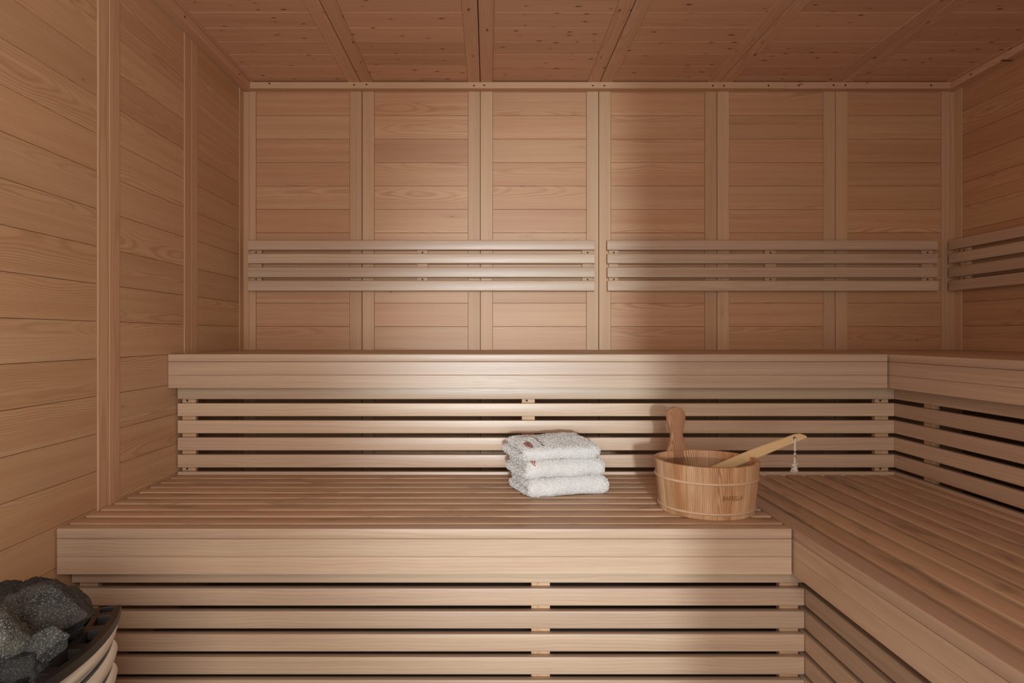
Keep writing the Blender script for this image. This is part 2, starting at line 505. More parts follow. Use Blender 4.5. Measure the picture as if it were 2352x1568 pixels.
# cornice trims with their screws
def px2x(px, y): return (px - 1121.5) * y / F
tb, tt = 559.0, CEIL - 2.2
yb = D - 22.0
t1 = empty('trim_1', W(300, yb, tb), 'rear wall cornice batten under the ceiling, dotted with screws', 'trim', kind='structure')
xs_split = px2x(1805, yb)
board('trim_board', t1, XL + 22, xs_split, yb, D - 1.6, tb, tt, 'x_z', M['stile'], 0.8)
board('trim_board', t1, xs_split + 0.4, XR - 22, yb + 0.6, D - 1.6, tb, tt, 'x_z', M['ceiling'], 0.8)
for px, py in ((619, 192), (813.5, 195), (842, 194.5), (1088.5, 197), (1112, 196), (1361.5, 197), (1388, 197), (1637, 197), (1662.5, 197),
               (1765, 196.5), (1834.5, 196), (1914.5, 195.5), (1941.5, 195.5), (2138.5, 196)):
    screw(t1, px2x(px, yb), yb - 0.1, (770 - py) * yb / F)
t2 = empty('trim_2', W(XL, 700, tb), 'left wall cornice batten under the ceiling', 'trim', kind='structure')
board('trim_board', t2, XL + 1.5, XL + 21.9, YF, D - 1.6, tb, tt, 'y_z', M['ceiling'], 0.8)
t3 = empty('trim_3', W(XR, 700, tb), 'right wall cornice batten under the ceiling', 'trim', kind='structure')
board('trim_board', t3, XR - 21.9, XR - 1.5, YF, D - 1.6, tb, tt, 'y_z', M['ceiling'], 0.8)
for yy in (1440, 1180, 920, 660, 400):
    screw(t2, XL + 22, yy, 566, 'x'); screw(t3, XR - 22, yy, 566, '-x')

# front wall behind the viewpoint: plank piers either side of the glass front
OX0, OX1 = -470.0, 168.0
wf = slab('wall_front', OX1, XR + 10, YF - 30, YF - 10, FLOOR, CEIL + 8, M['backing'])
tag(wf, 'plank wall beside the glass front, behind the viewpoint', 'wall', kind='structure')
slab('pier', XL - 10, OX0, YF - 30, YF - 10, FLOOR, CEIL + 8, M['backing'], wf)
for r in range(20):
    z1 = TOP - P * r; z0 = max(z1 - P, FLOOR)
    board('plank', wf, OX1 + 2, XR, YF - 10, YF, z0 + g / 2, z1 - g / 2, 'x_z', M['wall'], 0.35)
    board('plank', wf, XL, OX0 - 2, YF - 10, YF, z0 + g / 2, z1 - g / 2, 'x_z', M['wall'], 0.35)
win = slab('window_1', OX0, OX1, YF - 22, YF - 18, FLOOR, CEIL, M['glass'])
tag(win, 'clear glass front behind the viewpoint', 'window', kind='structure')

# ------------------------------------------------------------------ benches
TH = 13.2      # seat slat thickness
def seat_slats(first, last, n, pitch, gap=7.0):
    """front slat narrow, the others on a regular pitch; returns (start, end) pairs from the front edge"""
    out = [(first, last[0])]
    y = last[0]
    for k in range(n):
        out.append((y + gap, y + pitch))
        y += pitch
    return out

def bench_back(name, label, x0, x1, yf, zt, y_end, first_w, bearers):
    e = empty(name, W((x0 + x1) / 2, (yf + y_end) / 2, zt - 60), label, 'bench', 'slatted sauna benches')
    gap = 7.0
    y = yf + first_w
    board('seat_slat', e, x0, x1, yf, y - gap / 2, zt - TH, zt, 'x_y', M['bench'], 1.2, 3)
    n = round((y_end - y) / 34.6); pitch = (y_end - y + gap / 2) / n
    for k in range(n):
        a = y + pitch * k + gap / 2; b = min(y + pitch * (k + 1) - gap / 2, y_end)
        board('seat_slat', e, x0 + 1.2, x1 - 0.5, a, b, zt - TH, zt, 'x_y', M['seat'], 1.4, 3)
    board('fascia_board', e, x0, x1, yf + 0.2, yf + 13, zt - TH - 23.2, zt - TH - 0.35, 'x_z', M['bench'], 0.5)
    board('fascia_board', e, x0, x1, yf + 0.2, yf + 13, zt - TH - 46.2, zt - TH - 23.5, 'x_z', M['bench'], 0.5)
    for bx in bearers:
        board('bearer', e, bx - 12, bx + 12, yf + 14, y_end - 1, zt - TH - 30, zt - TH - 0.1, 'y_z', M['backing'], 0.5)
    return e

def bench_right(name, label, xf, xe, y0, y1, zt, first_w, bearers):
    e = empty(name, W((xf + xe) / 2, (y0 + y1) / 2, zt - 60), label, 'bench', 'slatted sauna benches')
    gap = 7.4
    x = xf + first_w
    board('seat_slat', e, xf, x - gap / 2, y0, y1, zt - TH, zt, 'y_x', M['bench'], 1.2, 3)
    n = round((xe - x) / 35.35); pitch = 35.35 if xe < 900 else (xe - x + gap / 2) / n
    for k in range(n + 1):
        a = x + pitch * k + gap / 2; b = min(x + pitch * (k + 1) - gap / 2, xe)
        if b - a < 4: continue
        board('seat_slat', e, a, b, y0, y1 - 0.5, zt - TH, zt, 'y_x', M['seat'], 1.4, 3)
    board('fascia_board', e, xf + 0.2, xf + 13, y0, y1, zt - TH - 23.2, zt - TH - 0.35, 'y_z', M['bench'], 0.5)
    board('fascia_board', e, xf + 0.2, xf + 13, y0, y1, zt - TH - 46.2, zt - TH - 23.5, 'y_z', M['bench'], 0.5)
    for by in bearers:
        board('bearer', e, xf + 14, xe - 1, by - 12, by + 12, zt - TH - 30, zt - TH - 0.1, 'x_z', M['backing'], 0.5)
    return e

ZU, ZL = -33.0, -250.6
YU, YL = 1163.0, 860.7          # front edges
RU, RL = 1195.5, 892.0          # skirt planes
XU, XLO = 700.0, 394.0          # inner edges of the side benches
RXU, RXL = 731.5, 425.5

bench_back('sauna_bench', 'upper rear bench with pale fascia boards, under the two rear backrests', XL + 0.6, XU - 0.6, YU, ZU, D - 3, 23, (-543, 73, 640))
bench_right('sauna_bench', 'upper side bench running along the right wall', XU + 1.6, XR - 2, -250, D - 6, ZU, 23, (1300, 1100, 700, 300))
bench_back('sauna_bench', 'lower rear bench carrying the towels and the wooden bucket', XL + 2, XLO - 0.6, YL, ZL, 1194, 22, (-543, 71, 375))
bench_right('sauna_bench', 'lower side bench with slats running towards the viewer at right', XLO + 1.4, RXU - 1, -250, 1194, ZL, 29, (1050, 700, 350, 0))

def skirt_slats(ztop, n):
    # the first slat hides behind the fascia foot
    zs = [(ztop - 59.2 - 22.6, ztop - 59.2)]
    z = ztop - 59.2 - 22.6 - 7.5
    for k in range(n - 1):
        zs.append((z - 23.3, z)); z -= 30.8
    return zs

def skirt_back(label, x0, x1, yr, zt, n, battens, zb, screws_at):
    e = empty('slatted_skirt', W((x0 + x1) / 2, yr, zb), label, 'slatted panel', 'slatted skirts below the benches')
    for (a, b) in skirt_slats(zt, n):
        board('slat', e, x0, x1, yr, yr + 11, max(a, zb + 1), b, 'x_z', M['bench'], 1.3, 3)
    for bx0, bx1 in battens:
        board('batten', e, bx0, bx1, yr + 11.1, yr + 22, zb + 0.5, zt - 60, 'z_x', M['stile'], 0.4)
        for sz in screws_at:
            screw(e, (bx0 + bx1) / 2 - 3, yr + 11, sz)
    return e

def skirt_right(label, xr, y0, y1, zt, n, battens, zb):
    e = empty('slatted_skirt', W(xr, (y0 + y1) / 2, zb), label, 'slatted panel', 'slatted skirts below the benches')
    for (a, b) in skirt_slats(zt, n):
        board('slat', e, xr, xr + 11, y0, y1, max(a, zb + 1), b, 'y_z', M['bench'], 1.3, 3)
    for by in battens:
        board('batten', e, xr + 11.1, xr + 22, by - 12, by + 12, zb + 0.5, zt - 60, 'z_y', M['stile'], 0.4)
    return e

skirt_back('pale horizontal slats between the upper and lower rear benches', XL + 2, RXU - 0.5, RU, ZU, 6, ((-556, -531.5), (61, 84.6), (703, 727)), -266, (-118.3, -242))
skirt_back('pale horizontal slats below the lower rear bench, next to the heater', XL + 2, RXL - 0.9, RL, ZL, 6, ((-556, -531), (58.6, 84), (396, 421.5)), FLOOR, (-334.4,))
skirt_right('dim horizontal slats between the upper and lower side benches at right', RXU, -250, RU + 22, ZU, 6, (1120, 760, 400), -266)
skirt_right('horizontal slats below the lower side bench, running down to the right corner', RXL, -250, RL + 22, ZL, 6, (640, 300), FLOOR)

# ------------------------------------------------------------------ backrests
BRZ = ((193.2, 215.6), (162.6, 185.3), (131.0, 154.5), (100.5, 124.2))
def backrest(label, x0, x1, battens):
    e = empty('backrest', W((x0 + x1) / 2, D - 1.5, 100), label, 'backrest', 'slatted backrests')
    for i, (a, b) in enumerate(BRZ):
        dx = (0.4 * i) if x0 > 100 else 0
        board('slat', e, x0 + dx, x1 + dx * 1.2, D - 22.5, D - 11.6, a, b, 'x_z', M['bench'], 2.2, 4)
    for bx0, bx1 in battens:
        board('batten', e, bx0, bx1, D - 11.5, D - 1.5, 102, 212, 'z_x', M['stile'], 0.4)
        for z in (188.8, 127.5):
            screw(e, (bx0 + bx1) / 2, D - 11.5, z)
    return e
k_ = (D - 22.5) / F
kb = (D - 11.5) / F
def bx(a, b): return ((a - 1121.5) * kb, (b - 1121.5) * kb)
backrest('left of the two rear backrests, four brightly lit slats', (569 - 1121.5) * k_, (1366 - 1121.5) * k_, (bx(576, 601), bx(958, 983), bx(1337, 1362)))
backrest('right of the two rear backrests, four shaded slats', (1395 - 1121.5) * k_, (2154 - 1121.5) * k_, (bx(1398.5, 1420.5), bx(1757, 1782), bx(2118, 2143)))
e = empty('backrest', W(XR - 1.5, 1100, 100), 'side backrest of four slats on the right wall, cut by the picture edge', 'backrest', 'slatted backrests')
for a, b in BRZ:
    board('slat', e, XR - 22.5, XR - 11.6, 700, D - 16, a, b, 'y_z', M['bench'], 2.2, 4)
for by in (1475, 1100, 725):
    board('batten', e, XR - 11.5, XR - 1.5, by - 12, by + 12, 102, 212, 'z_y', M['stile'], 0.4)
    for z in (188.8, 127.5):
        screw(e, XR - 11.5, by, z, '-x')

# ------------------------------------------------------------------ lathe and tube helpers
def tube_vf(pts, r, seg=10, closed=False, radii=None):
    vs, fs = [], []
    n = len(pts)
    up = Vector((0, 0, 1))
    for i, p in enumerate(pts):
        if closed: d = pts[(i + 1) % n] - pts[i - 1]
        else: d = pts[min(i + 1, n - 1)] - pts[max(i - 1, 0)]
        d.normalize()
        a = up - d * up.dot(d)
        if a.length < 1e-3: a = Vector((1, 0, 0)) - d * d.x
        a.normalize(); b = d.cross(a)
        rr = radii[i] if radii else r
        for k in range(seg):
            an = 2 * math.pi * k / seg
            vs.append(p + a * (rr * math.cos(an)) + b * (rr * math.sin(an)))
    m = n if closed else n - 1
    for i in range(m):
        for k in range(seg):
            j = (i + 1) % n; k2 = (k + 1) % seg
            fs.append((i * seg + k, i * seg + k2, j * seg + k2, j * seg + k))
    if not closed:
        fs.append(tuple(range(seg))); fs.append(tuple((n - 1) * seg + k for k in range(seg - 1, -1, -1)))
    return vs, fs

def lathe_vf(centre, prof, seg=48):
    """prof: (radius, height) in units, closed loop"""
    vs, fs = [], []
    n = len(prof)
    for i in range(seg):
        a = 2 * math.pi * i / seg
        for r, h in prof:
            vs.append(centre + Vector((r * math.cos(a), r * math.sin(a), h)) * U)
    for i in range(seg):
        j = (i + 1) % seg
        for k in range(n):
            k2 = (k + 1) % n
            fs.append((i * n + k, j * n + k, j * n + k2, i * n + k2))
    return vs, fs

# ------------------------------------------------------------------ bucket
BX, BY = 316.0, 964.0
BH = 72.5
bucket = empty('sauna_bucket', W(BX, BY, ZL), 'round wooden stave bucket with two hoops and an upright grip, on the lower bench', 'bucket')
def brad(h): return 66.4 + (73.6 - 66.4) * h / BH      # outer radius
BT = 5.6
NST = 22
EAR = math.radians(109)
bc = W(BX, BY, ZL)
Bm = Matrix(((0, 1, 0, 0), (0, 0, 1, 0), (1, 0, 0, 0), (0, 0, 0, 1)))   # local X up, Y radial, Z tangential
def stave_vf(half, hs, ang_half, arc=4, extra=None):
    pass
def make_stave():
    da = math.pi / NST * 0.992
    hs = (0.0, 0.6, BH * 0.5, BH - 0.7, BH)
    arcN = 4
    vs, fs = [], []
    o = Vector((brad(BH / 2), 0, BH / 2))
    ring = 2 * (arcN + 1)
    for hi, h in enumerate(hs):
        ins = 0.5 if hi in (0, len(hs) - 1) else 0.0
        for inner in (0, 1):
            for i in range(arcN + 1):
                k = i if not inner else arcN - i
                a = -da + 2 * da * k / arcN
                r = brad(h) - (BT - ins if inner else ins)
                v = Vector((r * math.cos(a), r * math.sin(a), h)) - o
                vs.append((v.z * U, v.x * U, v.y * U))
    for r_ in range(len(hs) - 1):
        for i in range(ring):
            j = (i + 1) % ring
            fs.append((r_ * ring + i, r_ * ring + j, (r_ + 1) * ring + j, (r_ + 1) * ring + i))
    fs.append(tuple(range(ring))); fs.append(tuple((len(hs) - 1) * ring + i for i in range(ring - 1, -1, -1)))
    return mesh_of('stave', vs, fs, M['bucket']), o
st_me, st_o = make_stave()
for k in range(NST):
    th = EAR + 2 * math.pi * k / NST
    if k == 0: continue
    m = Matrix.Translation(bc) @ Matrix.Rotation(th, 4, 'Z') @ Matrix.Translation(st_o * U) @ Bm
    link('stave', st_me, m, bucket)

# the grip is a long stave with a paddle-shaped top
def make_grip():
    prof = [(0, 9.5), (BH - 6, 10.5), (BH - 1.5, 10.8), (BH + 0.2, 19.0), (BH + 4, 17.5), (BH + 9, 14.2), (BH + 16, 11.6), (BH + 24, 10.4), (BH + 31, 11.2),
            (BH + 38, 13.4), (BH + 46, 15.9), (BH + 53, 16.6), (BH + 58, 15.2), (BH + 62, 12.2), (BH + 65, 7.5), (BH + 66.3, 2.5)]
    vs, fs = [], []
    o = Vector((brad(BH / 2), 0, BH / 2))
    NZ = 8
    ring = 2 * (NZ + 1)
    for h, w in prof:
        r1 = brad(min(h, BH)) + max(0, h - BH) * 0.09
        below = h < BH
        th = BT if below else BT + 0.6
        for inner in (0, 1):
            for i in range(NZ + 1):
                k = i if not inner else NZ - i
                s = -1 + 2 * k / NZ
                tz = s * w
                edge = 0.0 if below else 1.3 * abs(s) ** 6
                sag = (tz * tz) / (2 * 72.0) * (1.0 if below else 0.7)
                r = r1 - sag - (th - edge if inner else edge)
                v = Vector((r, tz, h)) - o
                vs.append((v.z * U, v.x * U, v.y * U))
    n = len(prof)
    for r_ in range(n - 1):
        for i in range(ring):
            j = (i + 1) % ring
            fs.append((r_ * ring + i, r_ * ring + j, (r_ + 1) * ring + j, (r_ + 1) * ring + i))
    fs.append(tuple(range(ring))); fs.append(tuple((n - 1) * ring + i for i in range(ring - 1, -1, -1)))
    return mesh_of('grip', vs, fs, M['ear'])
m = Matrix.Translation(bc) @ Matrix.Rotation(EAR, 4, 'Z') @ Matrix.Translation(st_o * U) @ Bm
tag(link('grip', make_grip(), m, bucket), 'upright paddle-shaped wooden grip')

v, f = lathe_vf(bc, [(0.01, 2.0), (brad(2) - BT, 2.0), (brad(6) - BT, 6.0), (0.01, 6.0)], 40)
world_mesh('bottom', v, f, M['bucket'], bucket)
def hoop(h, r_minor):
    prof = []
    R_ = brad(h) + 0.2
    for i in range(10):
        a = 2 * math.pi * i / 10
        prof.append((R_ + r_minor * 0.85 * math.cos(a), h + r_minor * math.sin(a)))
    vv, ff = lathe_vf(bc, prof, 72)
    return world_mesh('hoop', vv, ff, M['hoop'], bucket, smooth=True)
hoop(ZL * 0 + 49.5, 1.9)
hoop(8.2, 1.9)
# clear plastic liner
rl = lambda h: brad(h) - BT - 0.7
v, f = lathe_vf(bc, [(0.01, 6.4), (rl(7) - 2, 6.4), (rl(9), 9.0), (rl(62), 62.0), (rl(62) - 0.7, 62.0), (rl(9) - 0.7, 9.4), (rl(7) - 2.6, 7.0), (0.01, 7.0)], 64)
tag(world_mesh('liner', v, f, M['liner'], bucket, smooth=True), 'clear plastic liner')

# lettering burnt into the side
def text_polys(body):
    cu = bpy.data.curves.new('lettering', 'FONT')
    cu.body = body; cu.size = 1.0; cu.offset = 0.004; cu.shear = 0.25; cu.resolution_u = 3
    cu.space_character = 1.05
    ob = bpy.data.objects.new('lettering_tmp', cu)
    COL.objects.link(ob)
    dg = bpy.context.evaluated_depsgraph_get(); dg.update()
    me = bpy.data.meshes.new_from_object(ob.evaluated_get(dg))
    vs = [tuple(v.co) for v in me.vertices]; fs = [tuple(p.vertices) for p in me.polygons]
    bpy.data.objects.remove(ob); bpy.data.curves.remove(cu); bpy.data.meshes.remove(me)
    return vs, fs
tv, tf = text_polys('BARRELLA')
# serifs
xmin = min(p[0] for p in tv); xmax = max(p[0] for p in tv)
text_w = 30.0
sc = text_w / (xmax - xmin)
th_c = math.radians(-78)
vs = []
for (x, y, z) in tv:
    h = 27.5 + y * 9.2
    R_ = brad(h) + 0.12
    a = th_c + ((x - xmin) * sc - text_w / 2) / R_
    vs.append(bc + Vector((R_ * math.cos(a), R_ * math.sin(a), h)) * U)
world_mesh('lettering', vs, tf, M['burnt'], bucket)

# ------------------------------------------------------------------ ladle
ladle = empty('ladle', W(300, 975, -235), 'wooden ladle with a corded handle, leaning out of the bucket', 'ladle')
A = W(322, 966, -199.5)       # handle foot, inside the bucket
B_ = W(472, 990, -148.0)      # handle tip
dirv = (B_ - A).normalized()
side = Vector((0.0, -0.86, 0.0)); side = Vector((0.17, -0.62, 0.78)); side = (side - dirv * side.dot(dirv)).normalized()
# the broad face looks to the viewer: width axis is upright, normal axis towards the viewer
wid = Vector((0, 0.25, 1.0)); wid = (wid - dirv * wid.dot(dirv)).normalized()
nrm = dirv.cross(wid).normalized()
Lh = (B_ - A).length
N = 22
vs, fs = [], []
for i in range(N + 1):
    s = i / N
    hw = (6.6 + 0.8 * math.sin(math.pi * min(s * 1.3, 1.0)) - 0.8 * s ** 2) * U
    top_cut = 0.0; bot_cut = 0.0
    if s > 0.9:
        top_cut = ((s - 0.9) / 0.1) ** 2.5 * 7.0 * U
    bend = math.sin(math.pi * s) * 1.2 * U
    for (sw, sn) in ((1, 0.55), (0.8, 1), (-0.8, 1), (-1, 0.55), (-1, -0.55), (-0.8, -1), (0.8, -1), (1, -0.55)):
        ww = sw * hw
        if sw > 0: ww -= top_cut
        else: ww += bot_cut
        p = A + dirv * (s * Lh) + wid * (ww + bend) + nrm * (sn * 2.4 * U)
        vs.append(p)
for i in range(N):
    for k in range(8):
        k2 = (k + 1) % 8
        fs.append((i * 8 + k, i * 8 + k2, (i + 1) * 8 + k2, (i + 1) * 8 + k))
fs.append(tuple(range(8))); fs.append(tuple(N * 8 + k for k in range(7, -1, -1)))
# local frame with X along the handle so that the grain follows it
Lm = Matrix((dirv, nrm, wid)).transposed().to_4x4()
Lm.translation = (A + B_) / 2
if Lm.determinant() < 0:
    Lm = Matrix((dirv, -nrm, wid)).transposed().to_4x4(); Lm.translation = (A + B_) / 2
inv = Lm.inverted()
me = mesh_of('handle', [inv @ p for p in vs], fs, M['ladle'])
tag(link('handle', me, Lm, ladle), 'flat pale wooden handle')
# bowl
cb = W(292, 960, -226)
v, f = lathe_vf(cb, [(0.01, -14), (12, -12.5), (21, -7), (25, 2), (26, 10), (24, 10), (22.8, 3), (19, -4.5), (11, -9.5), (0.01, -11)], 32)
world_mesh('bowl', v, f, M['ladle'], ladle, smooth=True)
v, f = tube_vf([W(308, 962, -214), W(318, 964, -206), W(328, 967, -197)], 4.2 * U, 8)
world_mesh('neck', v, f, M['ladle'], ladle)
# hole ring and cord
nrmv = nrm if nrm.y < 0 else -nrm
hole_s = 0.885
hp = A + dirv * (hole_s * Lh) + wid * (0.6 * U)
v, f = tube_vf([hp + nrmv * (2.45 * U), hp + nrmv * (2.7 * U)], 2.5 * U, 14)
world_mesh('cord_hole', v, f, M['recess'], ladle)
random.seed(5)
pts = [hp + nrmv * (1.5 * U), hp + nrmv * (3.6 * U) + Vector((0, 0, -0.5 * U))]
for i in range(1, 12):
    s = i / 11
    pts.append(hp + nrmv * (3.9 * U) + Vector(((-0.5 * math.sin(s * 5) - 1.8 * s * s) * U, 0, (-2 - 36 * s) * U)))
v, f = tube_vf(pts, 1.75 * U, 10)
cord = world_mesh('cord', v, f, M['rope'], ladle, smooth=True)
kp = pts[-1]
# knot: two rope turns and a wrapped lump
kv, kf = [], []
def add_vf(v, f):
    b = len(kv); kv.extend(v); kf.extend([tuple(i + b for i in q) for q in f])
for (dz, R_, tilt) in ((-0.5, 3.3, 0.35), (-3.4, 2.6, -0.45), (-6.0, 3.2, 0.25)):
    loop = [kp + Vector((R_ * math.cos(a) * U, R_ * 0.8 * math.sin(a) * U, (dz + tilt * R_ * math.cos(a)) * U)) for a in [2 * math.pi * i / 16 for i in range(16)]]
    add_vf(*tube_vf(loop, 1.6 * U, 8, closed=True))
world_mesh('knot', kv, kf, M['rope'], cord, smooth=True)
kv, kf = [], []
for i in range(70):
    a = random.uniform(0, 2 * math.pi); sp = random.uniform(0.2, 1.0)
    ln = random.uniform(5.5, 9.0)
    q = []
    for s in (0, 0.35, 0.7, 1.0):
        rr = sp * (2.0 + 6.0 * s ** 0.7) * (1 - 0.25 * s * s)
        q.append(kp + Vector(((rr * math.cos(a + s * 0.6)) * U, rr * math.sin(a + s * 0.6) * U, (-6.5 - ln * s * (1 - 0.35 * sp)) * U)))
    add_vf(*tube_vf(q, 0.42 * U, 5))
world_mesh('tassel', kv, kf, M['rope'], cord, smooth=True)

# ------------------------------------------------------------------ towels
def smooth(a, b, x):
    t_ = max(0.0, min(1.0, (x - a) / (b - a))); return t_ * t_ * (3 - 2 * t_)

def towel_mesh(seed, L=140.0, Wd=96.0, Hh=29.0):
    """folded towel: local x = length, y = depth (front at -y), z = up from 0; in units"""
    random.seed(seed)
    off = Vector((seed * 7.3, seed * 3.1, seed * 1.7))
    nx, ny, nz = 96, 64, 26
    def surf(fx, fy, fz):
        # fx, fy, fz in -1..1 on the surface of a cube
        e = 5.0
        x, y, z = fx, fy, fz
        # rounding of the cross-section (front and back folds) and softer ends
        px_, py_, pz_ = x * L / 2, y * Wd / 2, z * Hh / 2
        ry = Hh * 0.46
        # round in y-z
        ay = abs(py_) - (Wd / 2 - ry)
        if ay > 0:
            q = Vector((ay, abs(pz_) * 0.999))
            mx = max(ay / ry, abs(pz_) / (Hh / 2))
            ln = math.hypot(ay / ry, pz_ / (Hh / 2))
            if ln > 1e-6:
                k = mx / ln
                py_ = math.copysign(Wd / 2 - ry + ay * k, py_); pz_ = pz_ * k
        rx = Hh * 0.40
        ax = abs(px_) - (L / 2 - rx)
        if ax > 0:
            hz = Hh / 2
            mx = max(ax / rx, abs(pz_) / hz)
            ln = math.hypot(ax / rx, pz_ / hz)
            if ln > 1e-6:
                k = mx / ln
                px_ = math.copysign(L / 2 - rx + ax * k, px_); pz_ = pz_ * k
        # soften plan corners
        cx = abs(px_) - (L / 2 - 9); cy = abs(py_) - (Wd / 2 - 9)
        if cx > 0 and cy > 0:
            mx = max(cx, cy); ln = math.hypot(cx, cy); k = mx / ln
            px_ = math.copysign(L / 2 - 9 + cx * k, px_); py_ = math.copysign(Wd / 2 - 9 + cy * k, py_)
        return Vector((px_, py_, pz_))
    index, vs, fs = {}, [], []
    def vid(i, j, k):
        key = (i, j, k)
        if key not in index:
            index[key] = len(vs)
            p = surf(-1 + 2 * i / nx, -1 + 2 * j / ny, -1 + 2 * k / nz)
            # end creases between the folded layers (on both short ends)
            for sgn in (-1, 1):
                d_end = (L / 2 - sgn * p.x)
                if d_end < 26:
                    w = 1 - smooth(2, 26, d_end)
                    yy = (p.y + Wd / 2) / Wd               # 0 front, 1 back
                    zc = (-1.0 + 5.5 * yy - (1.0 if seed % 2 else -0.5))
                    open_ = smooth(0.03, 0.22, yy)
                    gr = math.exp(-((p.z - zc) / 2.3) ** 2)
                    p.x -= sgn * gr * 15.0 * w * open_
                    zc2 = zc + 7.0 - 2.5 * yy
                    gr2 = math.exp(-((p.z - zc2) / 1.0) ** 2) * (0.7 if sgn < 0 else 0.3)
                    p.x -= sgn * gr2 * 7.0 * w * open_
                    zc3 = zc - 7.0
                    gr3 = math.exp(-((p.z - zc3) / 1.0) ** 2) * (0.6 if seed == 3 else 0.2)
                    p.x -= sgn * gr3 * 4.5 * w * open_
                    if sgn < 0: p.x -= (2.8 if p.z < zc else 0.0) * w * open_ * (0.6 if seed == 3 else 1.0)
            q = p * 0.022 + off
            d = Vector((noise.noise(q), noise.noise(q + Vector((9, 0, 0))), noise.noise(q + Vector((0, 9, 0)))))
            p += d * 2.2
            q = p * 0.07 + off
            p += Vector((noise.noise(q), noise.noise(q + Vector((5, 0, 0))), noise.noise(q + Vector((0, 5, 0))))) * 0.9
            q = p * 0.45 + off
            p += Vector((noise.noise(q), noise.noise(q + Vector((5, 0, 0))), noise.noise(q + Vector((0, 5, 0))))) * 0.7
            # bow: front right swells, back sinks
            p.z += 1.5 * math.cos(p.x / L * math.pi) - 1.0
            if seed == 5 and p.z > 0: p.z -= 7.0 * (p.z / (Hh / 2)) * (1 - smooth(-48, 6, p.y))
            p.z = max(p.z, -Hh / 2)
            p.z += Hh / 2
            vs.append(p * U)
        return index[key]
    for k in (0, nz):
        for i in range(nx):
            for j in range(ny): fs.append((vid(i, j, k), vid(i + 1, j, k), vid(i + 1, j + 1, k), vid(i, j + 1, k)))
    for j in (0, ny):
        for i in range(nx):
            for k in range(nz): fs.append((vid(i, j, k), vid(i + 1, j, k), vid(i + 1, j, k + 1), vid(i, j, k + 1)))
    for i in (0, nx):
        for j in range(ny):
            for k in range(nz): fs.append((vid(i, j, k), vid(i, j + 1, k), vid(i, j + 1, k + 1), vid(i, j, k + 1)))
    me = mesh_of('towel', vs, fs, M['terry'], True)
    return me

def pile_mesh(me, n, seed):
    random.seed(seed)
    def clear_of_emblem(c):
        x, y = c.x / U, c.y / U
        if seed == 5: return not (c.z > 17 * U and ((-57 < x < -44 and -42 < y < -14) or (-30.5 < x < -25.5 and -38 < y < 20)))
        if seed == 2: return not (c.z > 17 * U and -59 < x < -50 and -48 < y < -26)
        return True
    polys = [p for p in me.polygons if p.normal.z > -0.55 and clear_of_emblem(p.center)]
    vs, fs = [], []
    ar = [p.area for p in polys]
    for p in random.choices(polys, ar, k=n):
        cs_ = [me.vertices[i].co for i in p.vertices]
        a_, b_ = random.random(), random.random()
        c = cs_[0].lerp(cs_[1], a_).lerp(cs_[3].lerp(cs_[2], a_), b_)
        nn = p.normal
        t_ = Vector((random.gauss(0, 1), random.gauss(0, 1), random.gauss(0, 1)))
        t_ = (t_ - nn * t_.dot(nn)).normalized()
        w = nn.cross(t_) * (0.42 * U)
        h = random.uniform(1.2, 2.0) * U; l_ = random.uniform(0.6, 1.4) * U
        b0 = len(vs)
        pts_ = (c - nn * 0.3 * U, c + nn * h * 0.8 + t_ * l_ * 0.35, c + nn * h * 0.75 + t_ * l_ * 1.1)
        for i, q in enumerate(pts_):
            ww = w * (1.0 if i < 2 else 0.6)
            vs.append(q - ww); vs.append(q + ww)
        fs.append((b0, b0 + 1, b0 + 3, b0 + 2)); fs.append((b0 + 2, b0 + 3, b0 + 5, b0 + 4))
    me2 = bpy.data.meshes.new('terry_pile')
    me2.from_pydata([tuple(q) for q in vs], [], fs)
    me2.materials.append(M['pile'])
    return me2

ang = math.radians(17)
def fan_polys():
    """the embroidered fan emblem: ribs and arcs, apex at origin, about 14 units wide; returns quads"""
    out = []
    def arc(r0, r1, a0, a1, n=8):
        for i in range(n):
            t0 = math.radians(a0 + (a1 - a0) * i / n); t1 = math.radians(a0 + (a1 - a0) * (i + 1) / n)
            out.append([(r0 * math.cos(t0), r0 * math.sin(t0)), (r1 * math.cos(t0), r1 * math.sin(t0)),
                        (r1 * math.cos(t1), r1 * math.sin(t1)), (r0 * math.cos(t1), r0 * math.sin(t1))])
    arc(12.6, 14.0, 25, 155, 16)
    for a0 in (28, 54, 80, 106, 132):
        arc(6.0, 11.6, a0, a0 + 17, 4)
    arc(3.0, 4.6, 35, 145, 6)
    return out

def conform(me, polys, lift=0.45, sub=2):
    """drop 2-D polygons (x, y in units, towel frame) on the towel's upper surface"""
    bvh = BVHTree.FromPolygons([v.co for v in me.vertices], [tuple(p.vertices) for p in me.polygons])
    vs, fs = [], []
    for poly in polys:
        ids = []
        for (x, y) in poly:
            hit = bvh.ray_cast(Vector((x * U, y * U, 0.2)), Vector((0, 0, -1)))
            z = hit[0].z if hit[0] is not None else 29 * U
            ids.append(len(vs)); vs.append(Vector((x * U, y * U, z + lift * U)))
        fs.append(tuple(ids))
    return vs, fs

